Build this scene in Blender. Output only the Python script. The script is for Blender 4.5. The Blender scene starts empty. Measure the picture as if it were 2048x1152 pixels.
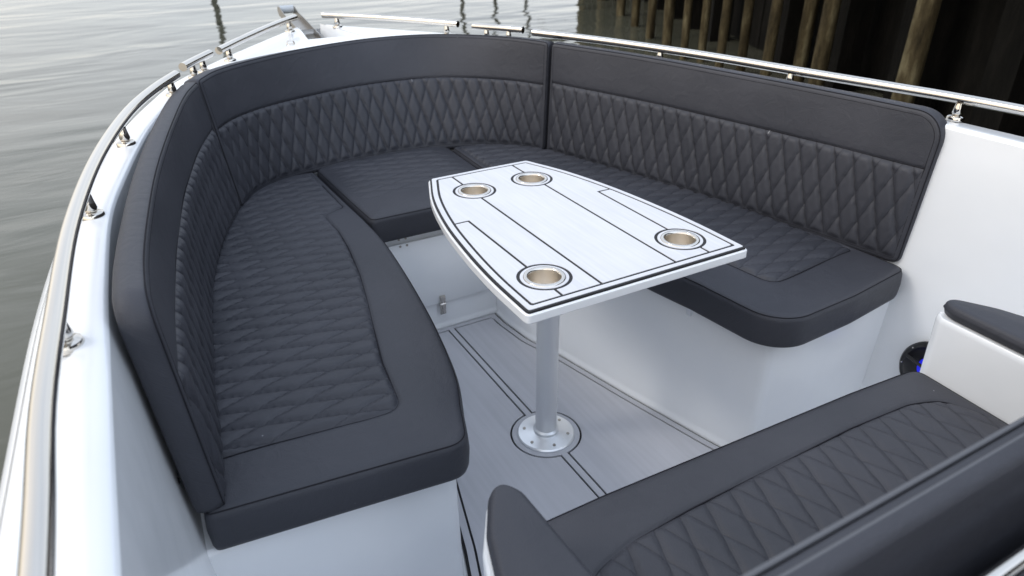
import bpy, bmesh, math, random
import numpy as np
from mathutils import Vector, Matrix
from mathutils.geometry import delaunay_2d_cdt
random.seed(4); rng = np.random.default_rng(4)
C = bpy.context.scene.collection
R = math.radians

# ------------------------------------------------------------------ camera
cam_data = bpy.data.cameras.new('camera'); cam = bpy.data.objects.new('camera', cam_data); C.objects.link(cam)
PIT, YAW, ROLL = 0.50846, 0.50526, -0.00958
F = Vector((math.sin(YAW)*math.cos(PIT), math.cos(YAW)*math.cos(PIT), -math.sin(PIT)))
Rt = Vector((math.cos(YAW), -math.sin(YAW), 0)); Up = Rt.cross(F)
R2 = Rt*math.cos(ROLL)+Up*math.sin(ROLL); U2 = -Rt*math.sin(ROLL)+Up*math.cos(ROLL)
m = Matrix((R2, U2, -F)).transposed().to_4x4(); m.translation = Vector((-0.8561, -1.3516, 1.3861))
cam.matrix_world = m
cam_data.sensor_width = 36; cam_data.lens = 1414.18/2048*36; cam_data.clip_start = 0.05; cam_data.clip_end = 2000
cam_data.dof.use_dof = True; cam_data.dof.focus_distance = 1.7; cam_data.dof.aperture_fstop = 4.5
bpy.context.scene.camera = cam

# ------------------------------------------------------------------ world and sun (overcast)
SUN_EL, SUN_AZ = R(42), R(-70)     # azimuth clockwise from +y
w = bpy.data.worlds.new('World'); bpy.context.scene.world = w; w.use_nodes = True
nt = w.node_tree; nt.nodes.clear()
def N(t, **k):
    n = nt.nodes.new(t)
    for a, b in k.items(): setattr(n, a, b)
    return n
out = N('ShaderNodeOutputWorld'); bg = N('ShaderNodeBackground'); bg.inputs[1].default_value = 0.15
sky = N('ShaderNodeTexSky'); sky.sky_type = 'NISHITA'; sky.sun_disc = False; sky.sun_elevation = SUN_EL; sky.sun_rotation = SUN_AZ
tc = N('ShaderNodeTexCoord'); mp = N('ShaderNodeMapping'); mp.inputs['Scale'].default_value = (1, 1, 2.6)
nz = N('ShaderNodeTexNoise'); nz.inputs['Scale'].default_value = 2.2; nz.inputs['Detail'].default_value = 6
cr = N('ShaderNodeValToRGB')
cr.color_ramp.elements[0].position = .33; cr.color_ramp.elements[0].color = (0.70, 0.74, 0.80, 1)
cr.color_ramp.elements[1].position = .68; cr.color_ramp.elements[1].color = (0.94, 0.95, 0.97, 1)
sc = N('ShaderNodeVectorMath', operation='SCALE'); sc.inputs['Scale'].default_value = 13.2
mx = N('ShaderNodeMix', data_type='RGBA'); mx.inputs[0].default_value = 0.86
nt.links.new(tc.outputs['Generated'], mp.inputs[0]); nt.links.new(mp.outputs[0], nz.inputs['Vector'])
sz_ = N('ShaderNodeSeparateXYZ'); nt.links.new(tc.outputs['Generated'], sz_.inputs[0])
gr = N('ShaderNodeValToRGB'); gr.color_ramp.elements[0].position = 0.0; gr.color_ramp.elements[0].color = (.80, .785, .75, 1)
gr.color_ramp.elements[1].position = .75; gr.color_ramp.elements[1].color = (.57, .625, .71, 1)
e_ = gr.color_ramp.elements.new(.30); e_.color = (.77, .795, .83, 1)
nt.links.new(sz_.outputs[2], gr.inputs[0])
ml = N('ShaderNodeMix', data_type='RGBA', blend_type='MULTIPLY'); ml.inputs[0].default_value = 1
nt.links.new(nz.outputs['Fac'], cr.inputs[0]); nt.links.new(cr.outputs[0], ml.inputs[6]); nt.links.new(gr.outputs[0], ml.inputs[7]); 
wm = N('ShaderNodeMapRange'); wm.inputs['From Min'].default_value = .1; wm.inputs['From Max'].default_value = -1.0; nt.links.new(sz_.outputs[0], wm.inputs[0])
wx = N('ShaderNodeMix', data_type='RGBA', blend_type='MULTIPLY'); wx.inputs[7].default_value = (1.22, 1.03, .82, 1)
nt.links.new(wm.outputs[0], wx.inputs[0]); nt.links.new(ml.outputs[2], wx.inputs[6])
ym = N('ShaderNodeMapRange'); ym.inputs['From Min'].default_value = 1.0; ym.inputs['From Max'].default_value = -1.0; ym.inputs['To Min'].default_value = .84; ym.inputs['To Max'].default_value = 1.42
nt.links.new(sz_.outputs[1], ym.inputs[0]); wy = N('ShaderNodeVectorMath', operation='SCALE'); nt.links.new(wx.outputs[2], wy.inputs[0]); nt.links.new(ym.outputs[0], wy.inputs['Scale']); nt.links.new(wy.outputs[0], sc.inputs[0])
nt.links.new(sky.outputs[0], mx.inputs[6]); nt.links.new(sc.outputs[0], mx.inputs[7])
nt.links.new(mx.outputs[2], bg.inputs[0]); nt.links.new(bg.outputs[0], out.inputs[0])
sd = bpy.data.lights.new('sun', 'SUN'); sd.energy = 0.8; sd.angle = R(16); sd.color = (1.0, 0.95, 0.88)
sun = bpy.data.objects.new('sun', sd); C.objects.link(sun)
dvec = Vector((math.sin(SUN_AZ)*math.cos(SUN_EL), math.cos(SUN_AZ)*math.cos(SUN_EL), math.sin(SUN_EL)))
sun.rotation_euler = dvec.to_track_quat('Z', 'Y').to_euler()
vs = bpy.context.scene.view_settings; vs.view_transform = 'Standard'; vs.look = 'None'; vs.gamma = 1; vs.exposure = 0.30

# ------------------------------------------------------------------ materials
def mat(name, col, rough=.5, metal=0, **k):
    m = bpy.data.materials.new(name); m.use_nodes = True
    b = m.node_tree.nodes['Principled BSDF']
    b.inputs['Base Color'].default_value = (*col, 1); b.inputs['Roughness'].default_value = rough; b.inputs['Metallic'].default_value = metal
    for a, v in k.items(): b.inputs[a.replace('_', ' ')].default_value = v
    return m, m.node_tree, b
def node(t, ty, **k):
    n = t.nodes.new(ty)
    for a, b in k.items():
        if a in n.inputs: n.inputs[a].default_value = b
        else: setattr(n, a, b)
    return n
def mathn(t, op, a, b=None, c=None):
    n = t.nodes.new('ShaderNodeMath'); n.operation = op
    for i, x in enumerate((a, b, c)):
        if x is None: continue
        if isinstance(x, (int, float)): n.inputs[i].default_value = x
        else: t.links.new(x, n.inputs[i])
    return n.outputs[0]
def ramp(t, src, stops):
    n = t.nodes.new('ShaderNodeValToRGB'); e = n.color_ramp.elements
    while len(e) < len(stops): e.new(.5)
    for i, (p, c) in enumerate(stops): e[i].position = p; e[i].color = (*c, 1)
    t.links.new(src, n.inputs[0]); return n.outputs[0]

def vinyl(name, col, thr=.25):
    m, t, b = mat(name, col, .5)
    b.inputs['Specular IOR Level'].default_value = .36
    uv = node(t, 'ShaderNodeUVMap', uv_map='metres'); uq = node(t, 'ShaderNodeUVMap', uv_map='quilt')
    n1 = node(t, 'ShaderNodeTexNoise', Scale=3.0, Detail=5.0); t.links.new(uv.outputs[0], n1.inputs['Vector'])
    n2 = node(t, 'ShaderNodeTexVoronoi', Scale=620.0); t.links.new(uv.outputs[0], n2.inputs['Vector'])
    n3 = node(t, 'ShaderNodeTexNoise', Scale=26.0, Detail=4.0, Distortion=.8); t.links.new(uv.outputs[0], n3.inputs['Vector'])
    sp = node(t, 'ShaderNodeSeparateXYZ'); t.links.new(uq.outputs[0], sp.inputs[0])
    da = mathn(t, 'PINGPONG', sp.outputs[0], .5); db = mathn(t, 'PINGPONG', sp.outputs[1], .5)
    dm = mathn(t, 'MINIMUM', da, db)
    thread = mathn(t, 'SUBTRACT', 1.0, mathn(t, 'SMOOTH_MIN', mathn(t, 'MULTIPLY', dm, 26.0), 1.0, .1))
    thread = mathn(t, 'MAXIMUM', thread, 0.0)
    # stitches: short breaks along the thread
    base = ramp(t, n1.outputs['Fac'], [(.28, tuple(c*.80 for c in col)), (.72, (col[0]*1.24, col[1]*1.20, col[2]*1.16))])
    mix = node(t, 'ShaderNodeMix', data_type='RGBA'); t.links.new(mathn(t, 'MULTIPLY', thread, thr), mix.inputs[0])
    t.links.new(base, mix.inputs[6]); mix.inputs[7].default_value = (col[0]*.35, col[1]*.35, col[2]*.4, 1)
    # dust specks and scuffs
    sv = node(t, 'ShaderNodeTexVoronoi', Scale=23.0); t.links.new(uv.outputs[0], sv.inputs['Vector'])
    sn = node(t, 'ShaderNodeTexNoise', Scale=6.0); t.links.new(uv.outputs[0], sn.inputs['Vector'])
    sm = mathn(t, 'MULTIPLY', mathn(t, 'LESS_THAN', sv.outputs['Distance'], .035), mathn(t, 'GREATER_THAN', sn.outputs['Fac'], .58))
    mix2 = node(t, 'ShaderNodeMix', data_type='RGBA'); t.links.new(mathn(t, 'MULTIPLY', sm, .5), mix2.inputs[0])
    t.links.new(mix.outputs[2], mix2.inputs[6]); mix2.inputs[7].default_value = (.4, .4, .42, 1)
    t.links.new(mix2.outputs[2], b.inputs['Base Color'])
    t.links.new(mathn(t, 'ADD', mathn(t, 'MULTIPLY', n1.outputs['Fac'], .16), .46), b.inputs['Roughness'])
    bp = node(t, 'ShaderNodeBump', Strength=.45, Distance=.0007); t.links.new(n2.outputs['Distance'], bp.inputs['Height'])
    bp2 = node(t, 'ShaderNodeBump', Strength=.30, Distance=.006); t.links.new(n3.outputs['Fac'], bp2.inputs['Height'])
    t.links.new(bp.outputs[0], bp2.inputs['Normal'])
    bp3 = node(t, 'ShaderNodeBump', Strength=.6, Distance=.0012, invert=True); t.links.new(thread, bp3.inputs['Height'])
    t.links.new(bp2.outputs[0], bp3.inputs['Normal']); t.links.new(bp3.outputs[0], b.inputs['Normal'])
    return m
VINYL = vinyl('vinyl', (0.036, 0.039, 0.050), .4); VINYLB = vinyl('vinyl_bench', (0.042, 0.044, 0.054), .55)
PIPING = mat('piping', (0.018, 0.018, 0.022), .8, Specular_IOR_Level=.08)[0]

def gelcoat():
    m, t, b = mat('gelcoat', (.78, .81, .84), .22, Coat_Weight=.3, Coat_Roughness=.04)
    n = node(t, 'ShaderNodeTexNoise', Scale=5.0, Detail=6.0); tcn = node(t, 'ShaderNodeTexCoord'); t.links.new(tcn.outputs['Object'], n.inputs['Vector'])
    t.links.new(ramp(t, n.outputs['Fac'], [(.3, (.745, .775, .81)), (.7, (.785, .81, .835))]), b.inputs['Base Color'])
    t.links.new(mathn(t, 'ADD', mathn(t, 'MULTIPLY', n.outputs['Fac'], .18), .14), b.inputs['Roughness'])
    n2 = node(t, 'ShaderNodeTexNoise', Scale=9.0); t.links.new(tcn.outputs['Object'], n2.inputs['Vector'])
    bp = node(t, 'ShaderNodeBump', Strength=.12, Distance=.01); t.links.new(n2.outputs['Fac'], bp.inputs['Height']); t.links.new(bp.outputs[0], b.inputs['Normal'])
    return m
GEL = gelcoat()
WHITE = mat('white_board', (.82, .84, .86), .3, Coat_Weight=.3)[0]

def metal(name, col, r0, r1, scale=(1, 1, 1), ns=40):
    m, t, b = mat(name, col, r0, 1)
    tcn = node(t, 'ShaderNodeTexCoord'); mpn = node(t, 'ShaderNodeMapping'); mpn.inputs['Scale'].default_value = scale
    t.links.new(tcn.outputs['Object'], mpn.inputs[0])
    n = node(t, 'ShaderNodeTexNoise', Scale=float(ns), Detail=5.0); t.links.new(mpn.outputs[0], n.inputs['Vector'])
    t.links.new(mathn(t, 'ADD', mathn(t, 'MULTIPLY', n.outputs['Fac'], r1-r0), r0), b.inputs['Roughness'])
    return m
STEEL = metal('polished_steel', (.60, .575, .535), .05, .15, (1, 1, 1), 9)
BRUSHED = metal('cup_steel', (.82, .77, .70), .30, .36, (1, 1, 4), 8)
ALU = metal('anodised_aluminium', (.80, .81, .82), .42, .55, (1, 1, .1), 60)
DARKSTEEL = metal('weathered_steel', (.36, .34, .31), .25, .5)

def foam(name, c0, c1, sc_, bump=.25):
    m, t, b = mat(name, c0, .75)
    tcn = node(t, 'ShaderNodeTexCoord'); mpn = node(t, 'ShaderNodeMapping'); mpn.inputs['Scale'].default_value = (1, .045, 1)
    t.links.new(tcn.outputs['Object'], mpn.inputs[0])
    n = node(t, 'ShaderNodeTexNoise', Scale=sc_, Detail=4.0); t.links.new(mpn.outputs[0], n.inputs['Vector'])
    n2 = node(t, 'ShaderNodeTexNoise', Scale=5.0, Detail=4.0); t.links.new(tcn.outputs['Object'], n2.inputs['Vector'])
    mixf = mathn(t, 'ADD', mathn(t, 'MULTIPLY', n.outputs['Fac'], .6), mathn(t, 'MULTIPLY', n2.outputs['Fac'], .4))
    t.links.new(ramp(t, mixf, [(.36, c0), (.64, c1)]), b.inputs['Base Color'])
    bp = node(t, 'ShaderNodeBump', Strength=bump, Distance=.0012); t.links.new(n.outputs['Fac'], bp.inputs['Height']); t.links.new(bp.outputs[0], b.inputs['Normal'])
    b.inputs['Specular IOR Level'].default_value = .35
    return m
FLOORFOAM = foam('grey_deck_foam', (.43, .44, .475), (.49, .50, .54), 70.0, .15)
TABLEFOAM = foam('pale_deck_foam', (.56, .575, .61), (.63, .64, .67), 120.0, .10)
CAULK = mat('black_foam', (.012, .012, .014), .7)[0]
BLACK = mat('black_plastic', (.012, .012, .013), .35)[0]
RUBBER = mat('gap_shadow_trim', (.02, .02, .022), .8)[0]

# ------------------------------------------------------------------ helpers
def make(name, verts, faces, mats, parent=None, smooth=True, midx=None, sharp=None):
    me = bpy.data.meshes.new(name); me.from_pydata([tuple(map(float, v)) for v in verts], [], faces)
    for x in (mats if isinstance(mats, (list, tuple)) else [mats]): me.materials.append(x)
    if midx is not None: me.polygons.foreach_set('material_index', midx)
    me.update()
    if smooth:
        me.polygons.foreach_set('use_smooth', [True]*len(me.polygons))
        if sharp: 
            bm = bmesh.new(); bm.from_mesh(me)
            for e in bm.edges:
                if len(e.link_faces) == 2 and e.calc_face_angle(0) > R(sharp): e.smooth = False
            bm.to_mesh(me); bm.free()
    o = bpy.data.objects.new(name, me); C.objects.link(o)
    if parent: o.parent = parent
    return o
def tag(o, label=None, cat=None, group=None, kind=None):
    if label: o['label'] = label
    if cat: o['category'] = cat
    if group: o['group'] = group
    if kind: o['kind'] = kind
    return o
def empty(name, loc, label, cat, group=None):
    o = bpy.data.objects.new(name, None); o.empty_display_size = .1; C.objects.link(o); o.location = loc
    bpy.context.view_layer.update()
    return tag(o, label, cat, group)
def reparent(o, p):      # keep world coordinates
    o.parent = p; o.matrix_parent_inverse = Matrix.Translation(-p.location) if p.type == 'EMPTY' else Matrix.Identity(4)
    return o
def spline(pts, n, closed=False):
    P = np.array(pts, float); k = len(P)
    t = np.r_[0, np.cumsum(np.linalg.norm(np.diff(P, axis=0), axis=1)**.5)]
    ext0 = 2*P[0]-P[1]; ext1 = 2*P[-1]-P[-2]
    Q = np.vstack([ext0, P, ext1]); T = np.r_[t[0]-(t[1]-t[0]), t, t[-1]+(t[-1]-t[-2])]
    out = []
    for x in np.linspace(t[0], t[-1], n*8):
        i = min(max(np.searchsorted(t, x, side='right')-1, 0), k-2); a = i+1
        t0, t1, t2, t3 = T[a-1:a+3]; p0, p1, p2, p3 = Q[a-1:a+3]
        A1 = (t1-x)/(t1-t0)*p0+(x-t0)/(t1-t0)*p1; A2 = (t2-x)/(t2-t1)*p1+(x-t1)/(t2-t1)*p2; A3 = (t3-x)/(t3-t2)*p2+(x-t2)/(t3-t2)*p3
        B1 = (t2-x)/(t2-t0)*A1+(x-t0)/(t2-t0)*A2; B2 = (t3-x)/(t3-t1)*A2+(x-t1)/(t3-t1)*A3
        out.append((t2-x)/(t2-t1)*B1+(x-t1)/(t2-t1)*B2)
    return resample(np.array(out), n)
def resample(P, n, closed=False):
    P = np.array(P, float)
    if closed: P = np.vstack([P, P[:1]])
    L = np.r_[0, np.cumsum(np.linalg.norm(np.diff(P, axis=0), axis=1))]
    s = np.linspace(0, L[-1], n+1 if closed else n)
    if closed: s = s[:-1]
    return np.stack([np.interp(s, L, P[:, k]) for k in range(P.shape[1])], 1)
def rounded(corners, step=.008):
    """closed 2D polygon; corners = (x, y, radius)"""
    out = []; n = len(corners)
    for i in range(n):
        x, y, r = corners[i]; p = np.array([x, y]); a = np.array(corners[i-1][:2]); b = np.array(corners[(i+1) % n][:2])
        if r <= 0: out.append(p); continue
        u = (a-p)/np.linalg.norm(a-p); v = (b-p)/np.linalg.norm(b-p)
        ang = math.acos(np.clip(u@v, -1, 1)); d = min(r/math.tan(ang/2), .49*np.linalg.norm(a-p), .49*np.linalg.norm(b-p)); rr = d*math.tan(ang/2)
        c = p+(u+v)/np.linalg.norm(u+v)*rr/math.sin(ang/2)
        p0 = p+u*d; p1 = p+v*d; a0 = math.atan2(*(p0-c)[::-1]); a1 = math.atan2(*(p1-c)[::-1]); da = (a1-a0+math.pi) % (2*math.pi)-math.pi
        k = max(3, int(abs(da)*rr/step)+2)
        for q in range(k+1): th = a0+da*q/k; out.append(c+rr*np.array([math.cos(th), math.sin(th)]))
    P = np.array(out); L = np.linalg.norm(np.diff(np.vstack([P, P[:1]]), axis=0), axis=1).sum()
    P = resample(P, max(12, int(L/step)), True)
    a = .5*np.sum(P[:, 0]*np.roll(P[:, 1], -1)-np.roll(P[:, 0], -1)*P[:, 1])
    return P if a > 0 else P[::-1]
def smooth_closed(P, it=2):
    for _ in range(it): P = .25*np.roll(P, 1, 0)+.5*P+.25*np.roll(P, -1, 0)
    return P
def offset(P, d, closed=True):
    """inward (left of a CCW loop) by d"""
    if closed: t = np.roll(P, -1, 0)-np.roll(P, 1, 0)
    else: t = np.gradient(P, axis=0)
    t /= np.linalg.norm(t, axis=1)[:, None]+1e-12
    return P+np.stack([-t[:, 1], t[:, 0]], 1)*d
def segdist(X, P, closed=True):
    A = P; B = np.roll(P, -1, 0) if closed else P[1:]
    if not closed: A = P[:-1]
    D = np.full(len(X), 1e9)
    for s in range(0, len(X), 4000):
        x = X[s:s+4000, None, :]; ab = (B-A)[None]; t = np.clip(((x-A)*ab).sum(2)/((ab**2).sum(2)+1e-15), 0, 1)
        D[s:s+4000] = np.sqrt(((x-A-t[..., None]*ab)**2).sum(2)).min(1)
    return D
def inside(X, P):
    A = P; B = np.roll(P, -1, 0); r = np.zeros(len(X), bool)
    for a, b in zip(A, B):
        c = (a[1] > X[:, 1]) != (b[1] > X[:, 1])
        with np.errstate(divide='ignore', invalid='ignore'):
            r ^= c & (X[:, 0] < (b[0]-a[0])*(X[:, 1]-a[1])/(b[1]-a[1]+1e-18)+a[0])
    return r
def cdt(points, loops, ot=0):
    """points: free points; loops: list of (pts, closed). returns verts(np), tris"""
    V = []; E = []
    for P, cl in loops:
        s = len(V); V += [tuple(p) for p in P]; n = len(P)
        E += [(s+i, s+i+1) for i in range(n-1)]
        if cl: E.append((s+n-1, s))
    V += [tuple(p) for p in points]
    r = delaunay_2d_cdt([Vector(v) for v in V], E, [], ot, 1e-6)
    return np.array([tuple(v) for v in r[0]]), [tuple(f) for f in r[2]]
def tube_mesh(path, r, n=10, closed=False, cap=True):
    P = np.array(path, float); k = len(P)
    T = (np.roll(P, -1, 0)-np.roll(P, 1, 0)) if closed else np.gradient(P, axis=0)
    T /= np.linalg.norm(T, axis=1)[:, None]+1e-12
    ref = np.array([0, 0, 1.]) if abs(T[:, 2]).max() < .95 else np.array([.0, 1, .01])
    A = np.cross(T, ref); A /= np.linalg.norm(A, axis=1)[:, None]+1e-12; B = np.cross(A, T)
    th = np.linspace(0, 2*math.pi, n, endpoint=False)
    V = (P[:, None]+r*(A[:, None]*np.cos(th)[None, :, None]+B[:, None]*np.sin(th)[None, :, None])).reshape(-1, 3)
    Fs = []
    for i in range(k if closed else k-1):
        j = (i+1) % k
        for q in range(n): Fs.append((i*n+q, i*n+(q+1) % n, j*n+(q+1) % n, j*n+q))
    if cap and not closed: Fs += [tuple(range(n))[::1], tuple(range((k-1)*n, k*n))[::-1]]
    return V, Fs
def tube(name, path, r, m, parent=None, n=10, closed=False, sharp=50):
    V, Fs = tube_mesh(path, r, n, closed); return make(name, V, Fs, m, parent, sharp=sharp)
class MB:
    def __init__(s): s.v = []; s.f = []
    def add(s, V, Fs):
        k = len(s.v); s.v += [tuple(map(float, v)) for v in V]; s.f += [tuple(i+k for i in f) for f in Fs]; return s
    def box(s, c, d, rot=None, bev=.0):
        bm = bmesh.new(); bmesh.ops.create_cube(bm, size=1)
        for v in bm.verts: v.co = Vector((v.co.x*d[0], v.co.y*d[1], v.co.z*d[2]))
        if bev: bmesh.ops.bevel(bm, geom=bm.edges[:], offset=bev, segments=2, affect='EDGES', profile=.5)
        M = Matrix.Translation(Vector(c)) @ (rot if rot else Matrix.Identity(4))
        bm.verts.index_update(); s.add([M @ v.co for v in bm.verts], [[v.index for v in f.verts] for f in bm.faces]); bm.free(); return s
    def lathe(s, prof, c=(0, 0, 0), n=40, rot=None):
        V = []; Fs = []; M = Matrix.Translation(Vector(c)) @ (rot if rot else Matrix.Identity(4))
        for r_, z in prof:
            for q in range(n): a = 2*math.pi*q/n; V.append(M @ Vector((r_*math.cos(a), r_*math.sin(a), z)))
        for i in range(len(prof)-1):
            for q in range(n): Fs.append((i*n+q, i*n+(q+1) % n, (i+1)*n+(q+1) % n, (i+1)*n+q))
        s.add(V, Fs); return s
    def tube(s, path, r, n=10, closed=False): return s.add(*tube_mesh(path, r, n, closed))
    def build(s, name, m, parent=None, sharp=35): return make(name, s.v, s.f, m, parent, sharp=sharp)

# ------------------------------------------------------------------ upholstery
def cushion(name, outline, thk, r, fmap, quilt=None, cell=(.15, .055), grid=.0055, crown=.006, puff=.006, qseam=True, fade=.07, strong=0, stitch=False, seams=(), pipe=True, seed=0, m=None):
    """outline: closed CCW loop in (u,v). fmap(U,V,W)->xyz; W=thk is the upholstered face.
       returns the mesh object, with a child for the piping"""
    rg = np.random.default_rng(seed)
    rings = [(0.0, .010), (.004, .003), (.014, 0.0)]
    k = 6
    rings += [(thk*.5, -.002), (thk-r, 0.0)]
    for i in range(1, k+1):
        a = math.pi/2*i/k; rings.append((thk-r+r*math.sin(a), r-r*math.cos(a)))
    n = len(outline); V = []; Fs = []; UV = []
    for wv, d in rings:
        P = offset(outline, d); V += [(p[0], p[1], wv) for p in P]
    for i in range(len(rings)-1):
        for q in range(n): Fs.append((i*n+q, i*n+(q+1) % n, (i+1)*n+(q+1) % n, (i+1)*n+q))
    low = offset(outline, rings[0][1]); gx, gy = np.meshgrid(np.arange(low[:, 0].min(), low[:, 0].max(), .03), np.arange(low[:, 1].min(), low[:, 1].max(), .03))
    G0 = np.stack([gx.ravel(), gy.ravel()], 1); G0 = G0[inside(G0, low)]; G0 = G0[segdist(G0, low) > .012]
    BV, BF = cdt(G0, [(low, True)], 1); kb = len(V); V += [(x, y, 0.0) for x, y in BV]; Fs += [tuple(i+kb for i in f[::-1]) for f in BF]
    last = offset(outline, r); base = (len(rings)-1)*n
    lo, hi = last.min(0), last.max(0)
    gx, gy = np.meshgrid(np.arange(lo[0], hi[0], grid), np.arange(lo[1], hi[1], grid)); gx[::2] += grid/2
    G = np.stack([gx.ravel(), gy.ravel()], 1); G = G[inside(G, last)]; G = G[segdist(G, last) > grid*.6]
    seamlines = []
    if quilt is not None and qseam: seamlines.append((quilt, True))
    for s_ in seams: seamlines.append((s_, False))
    extra = []
    for s_, cl in seamlines:
        for o_ in (0, .0025, -.0025, .006, -.006):
            e = offset(s_, o_, cl); extra.append(e)
        G = G[segdist(G, s_, cl) > .0075]
    if extra:
        E_ = np.vstack(extra); E_ = E_[inside(E_, last)]; E_ = E_[segdist(E_, last) > .002]; G = np.vstack([G, E_])
    TV, TF = cdt(G, [(last, True)], 1)
    d_edge = segdist(TV, last)
    H = crown*(1-np.exp(-d_edge/.05))
    inq = np.zeros(len(TV), bool)
    if quilt is not None:
        inq = inside(TV, quilt); dq = segdist(TV, quilt)
        a = TV[:, 0]/cell[0]+TV[:, 1]/cell[1]; b = TV[:, 0]/cell[0]-TV[:, 1]/cell[1]
        ga = np.abs(np.sin(math.pi*a)); gb = np.abs(np.sin(math.pi*b))
        if strong: ga, gb = gb, ga
        P_ = (1-(1-ga)**3.2)*(.45+.55*(1-(1-gb)**3.2))
        H += np.where(inq, puff*(P_-.35)*np.clip(dq/(.012 if qseam else fade), 0, 1), 0)
    for s_, cl in seamlines:
        ds = segdist(TV, s_, cl); H -= .0035*np.exp(-(ds/.0035)**2); H -= .0015*np.exp(-(ds/.014)**2)
    # slow waviness of padded upholstery
    for _ in range(7):
        kx, ky, ph = rg.uniform(-22, 22), rg.uniform(-22, 22), rg.uniform(0, 6.28)
        H += .00045*np.sin(TV[:, 0]*kx+TV[:, 1]*ky+ph)*np.clip(d_edge/.03, 0, 1)
    W = thk+H
    # join: CDT keeps boundary vertices; map those equal to ring verts
    off = len(V); V += [(x, y, z) for (x, y), z in zip(TV, W)]
    idx = {}
    for i, p in enumerate(last): idx[(round(p[0], 5), round(p[1], 5))] = base+i
    remap = [idx.get((round(x, 5), round(y, 5)), off+i) for i, (x, y) in enumerate(TV)]
    nside = len(Fs)
    Fs += [tuple(remap[i] for i in f) for f in TF]
    V = np.array(V); X = fmap(V[:, 0], V[:, 1], V[:, 2])
    o = make(name, X, Fs, m or VINYL)
    me = o.data
    u1 = me.uv_layers.new(name='metres'); u2 = me.uv_layers.new(name='quilt')
    li = np.zeros(len(me.loops), np.int32); me.loops.foreach_get('vertex_index', li)
    a1 = V[li][:, :2].copy(); a1[:, 1] += V[li][:, 2]
    q = np.full((len(li), 2), .5)
    if quilt is not None:
        cen = np.array([V[list(f), :2].mean(0) for f in Fs[nside:]]); fi = inside(cen, quilt)
        ls = np.zeros(len(me.polygons), np.int32); me.polygons.foreach_get('loop_start', ls)
        lt = np.zeros(len(me.polygons), np.int32); me.polygons.foreach_get('loop_total', lt)
        lm = np.zeros(len(li), bool)
        for j in np.nonzero(fi)[0]: s0 = ls[nside+j]; lm[s0:s0+lt[nside+j]] = True
        vv = V[li]; q[lm, 0] = (vv[:, 0]/cell[0]+vv[:, 1]/cell[1])[lm]; q[lm, 1] = (vv[:, 0]/cell[0]-vv[:, 1]/cell[1])[lm]
    u1.data.foreach_set('uv', a1.ravel()); u2.data.foreach_set('uv', q.ravel())
    # piping: edge seam and quilt seam
    if pipe:
        mb = MB(); e = offset(outline, r*.30); ws = np.full(n, thk-r*.28+.0006)
        mb.tube(fmap(e[:, 0], e[:, 1], ws), .0013, 6, True)
        if stitch:
            e = offset(outline, r+.002); mb.tube(fmap(e[:, 0], e[:, 1], np.full(n, thk-.0001)), .0008, 6, True)
        for s_, cl in seamlines:
            I = inside(s_, last)
            H0 = thk+crown*(1-np.exp(-segdist(s_, last)/.05))-.0042
            if cl and I.all(): mb.tube(fmap(s_[:, 0], s_[:, 1], H0), .0015, 6, True)
            else: mb.tube(fmap(s_[I, 0], s_[I, 1], H0[I]), .0015, 6)
        p = mb.build('piping', PIPING, o)
    return o
ZS = .500      # seat top
def flat(zb): return lambda u, v, w_: np.stack([u, v, w_+zb], 1)
THK = .092
seatmap = flat(ZS-THK-.006)
def poly(pts, step=.006):
    P = np.array(pts, float); L = np.linalg.norm(np.diff(np.vstack([P, P[:1]]), axis=0), axis=1).sum()
    return P
# port lounge cushion
inner = spline([(-.418, -.36), (-.37, -.24), (-.325, -.03), (-.298, .15), (-.275, .35), (-.262, .52), (-.262, .66), (-.270, .87), (-.280, 1.20)], 60)
outer = spline([(-.42, 1.20), (-.56, 1.08), (-.64, .93), (-.73, .70), (-.80, .45), (-.85, .15), (-.885, -.15), (-.90, -.365)], 50)
def lounge(sgn):
    inn = inner[2:] if sgn < 0 else inner[inner[:, 1] > -.16]
    P = [(x, y, 0) for x, y in inn]+[(x, y, 0) for x, y in outer]
    P[len(inn)-1] = (-.280, 1.20, .02); P[len(inn)] = (-.42, 1.20, .03)
    P += [(-.897, -.372, .015), (-.66, -.398, .0), (-.435, -.424, .045)] if sgn < 0 else [(-.89, -.392, .03), (-.66, -.420, .0), (-.380, -.432, .11)]
    P = [(x*sgn*-1, y, r_) for x, y, r_ in P]
    return smooth_closed(rounded(P, .007), 2)
q_in = spline([(-.47, -.268), (-.525, -.272)], 2)
def lounge_quilt(sgn, aft=0):
    pts = [(-.80, -.246, 0), (-.58, -.272, .0), (-.512, -.276, .045), (-.49, -.10, 0), (-.455, .06, 0), (-.43, .17, 0), (-.40, .32, 0), (-.375, .5, .0), (-.366, .62, 0), (-.372, .755, .03), (-.30, .80, 0), (-.2925, .81, .0), (-.300, 1.17, .01), (-.40, 1.16, .02), (-.54, 1.05, 0), (-.62, .92, 0), (-.70, .70, 0), (-.77, .45, 0), (-.82, .15, 0), (-.855, -.15, 0), (-.868, -.24, .01)]
    return smooth_closed(rounded([(x*sgn*-1, y, r_) for x, y, r_ in pts], .006), 3)
G1 = 'seat cushions of the U-shaped bow lounge'
o = cushion('seat_cushion', lounge(-1), THK, .020, seatmap, lounge_quilt(-1), (.17, .055), puff=.0115, seed=1)
tag(o, 'long charcoal quilted seat cushion on the left, with a curved inner edge', 'seat cushion', G1)
o = cushion('seat_cushion', lounge(1), THK, .020, seatmap, lounge_quilt(1), (.17, .055), puff=.0115, seed=2)
tag(o, 'long charcoal quilted seat cushion on the right-hand bench, running behind the table', 'seat cushion', G1)
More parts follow.
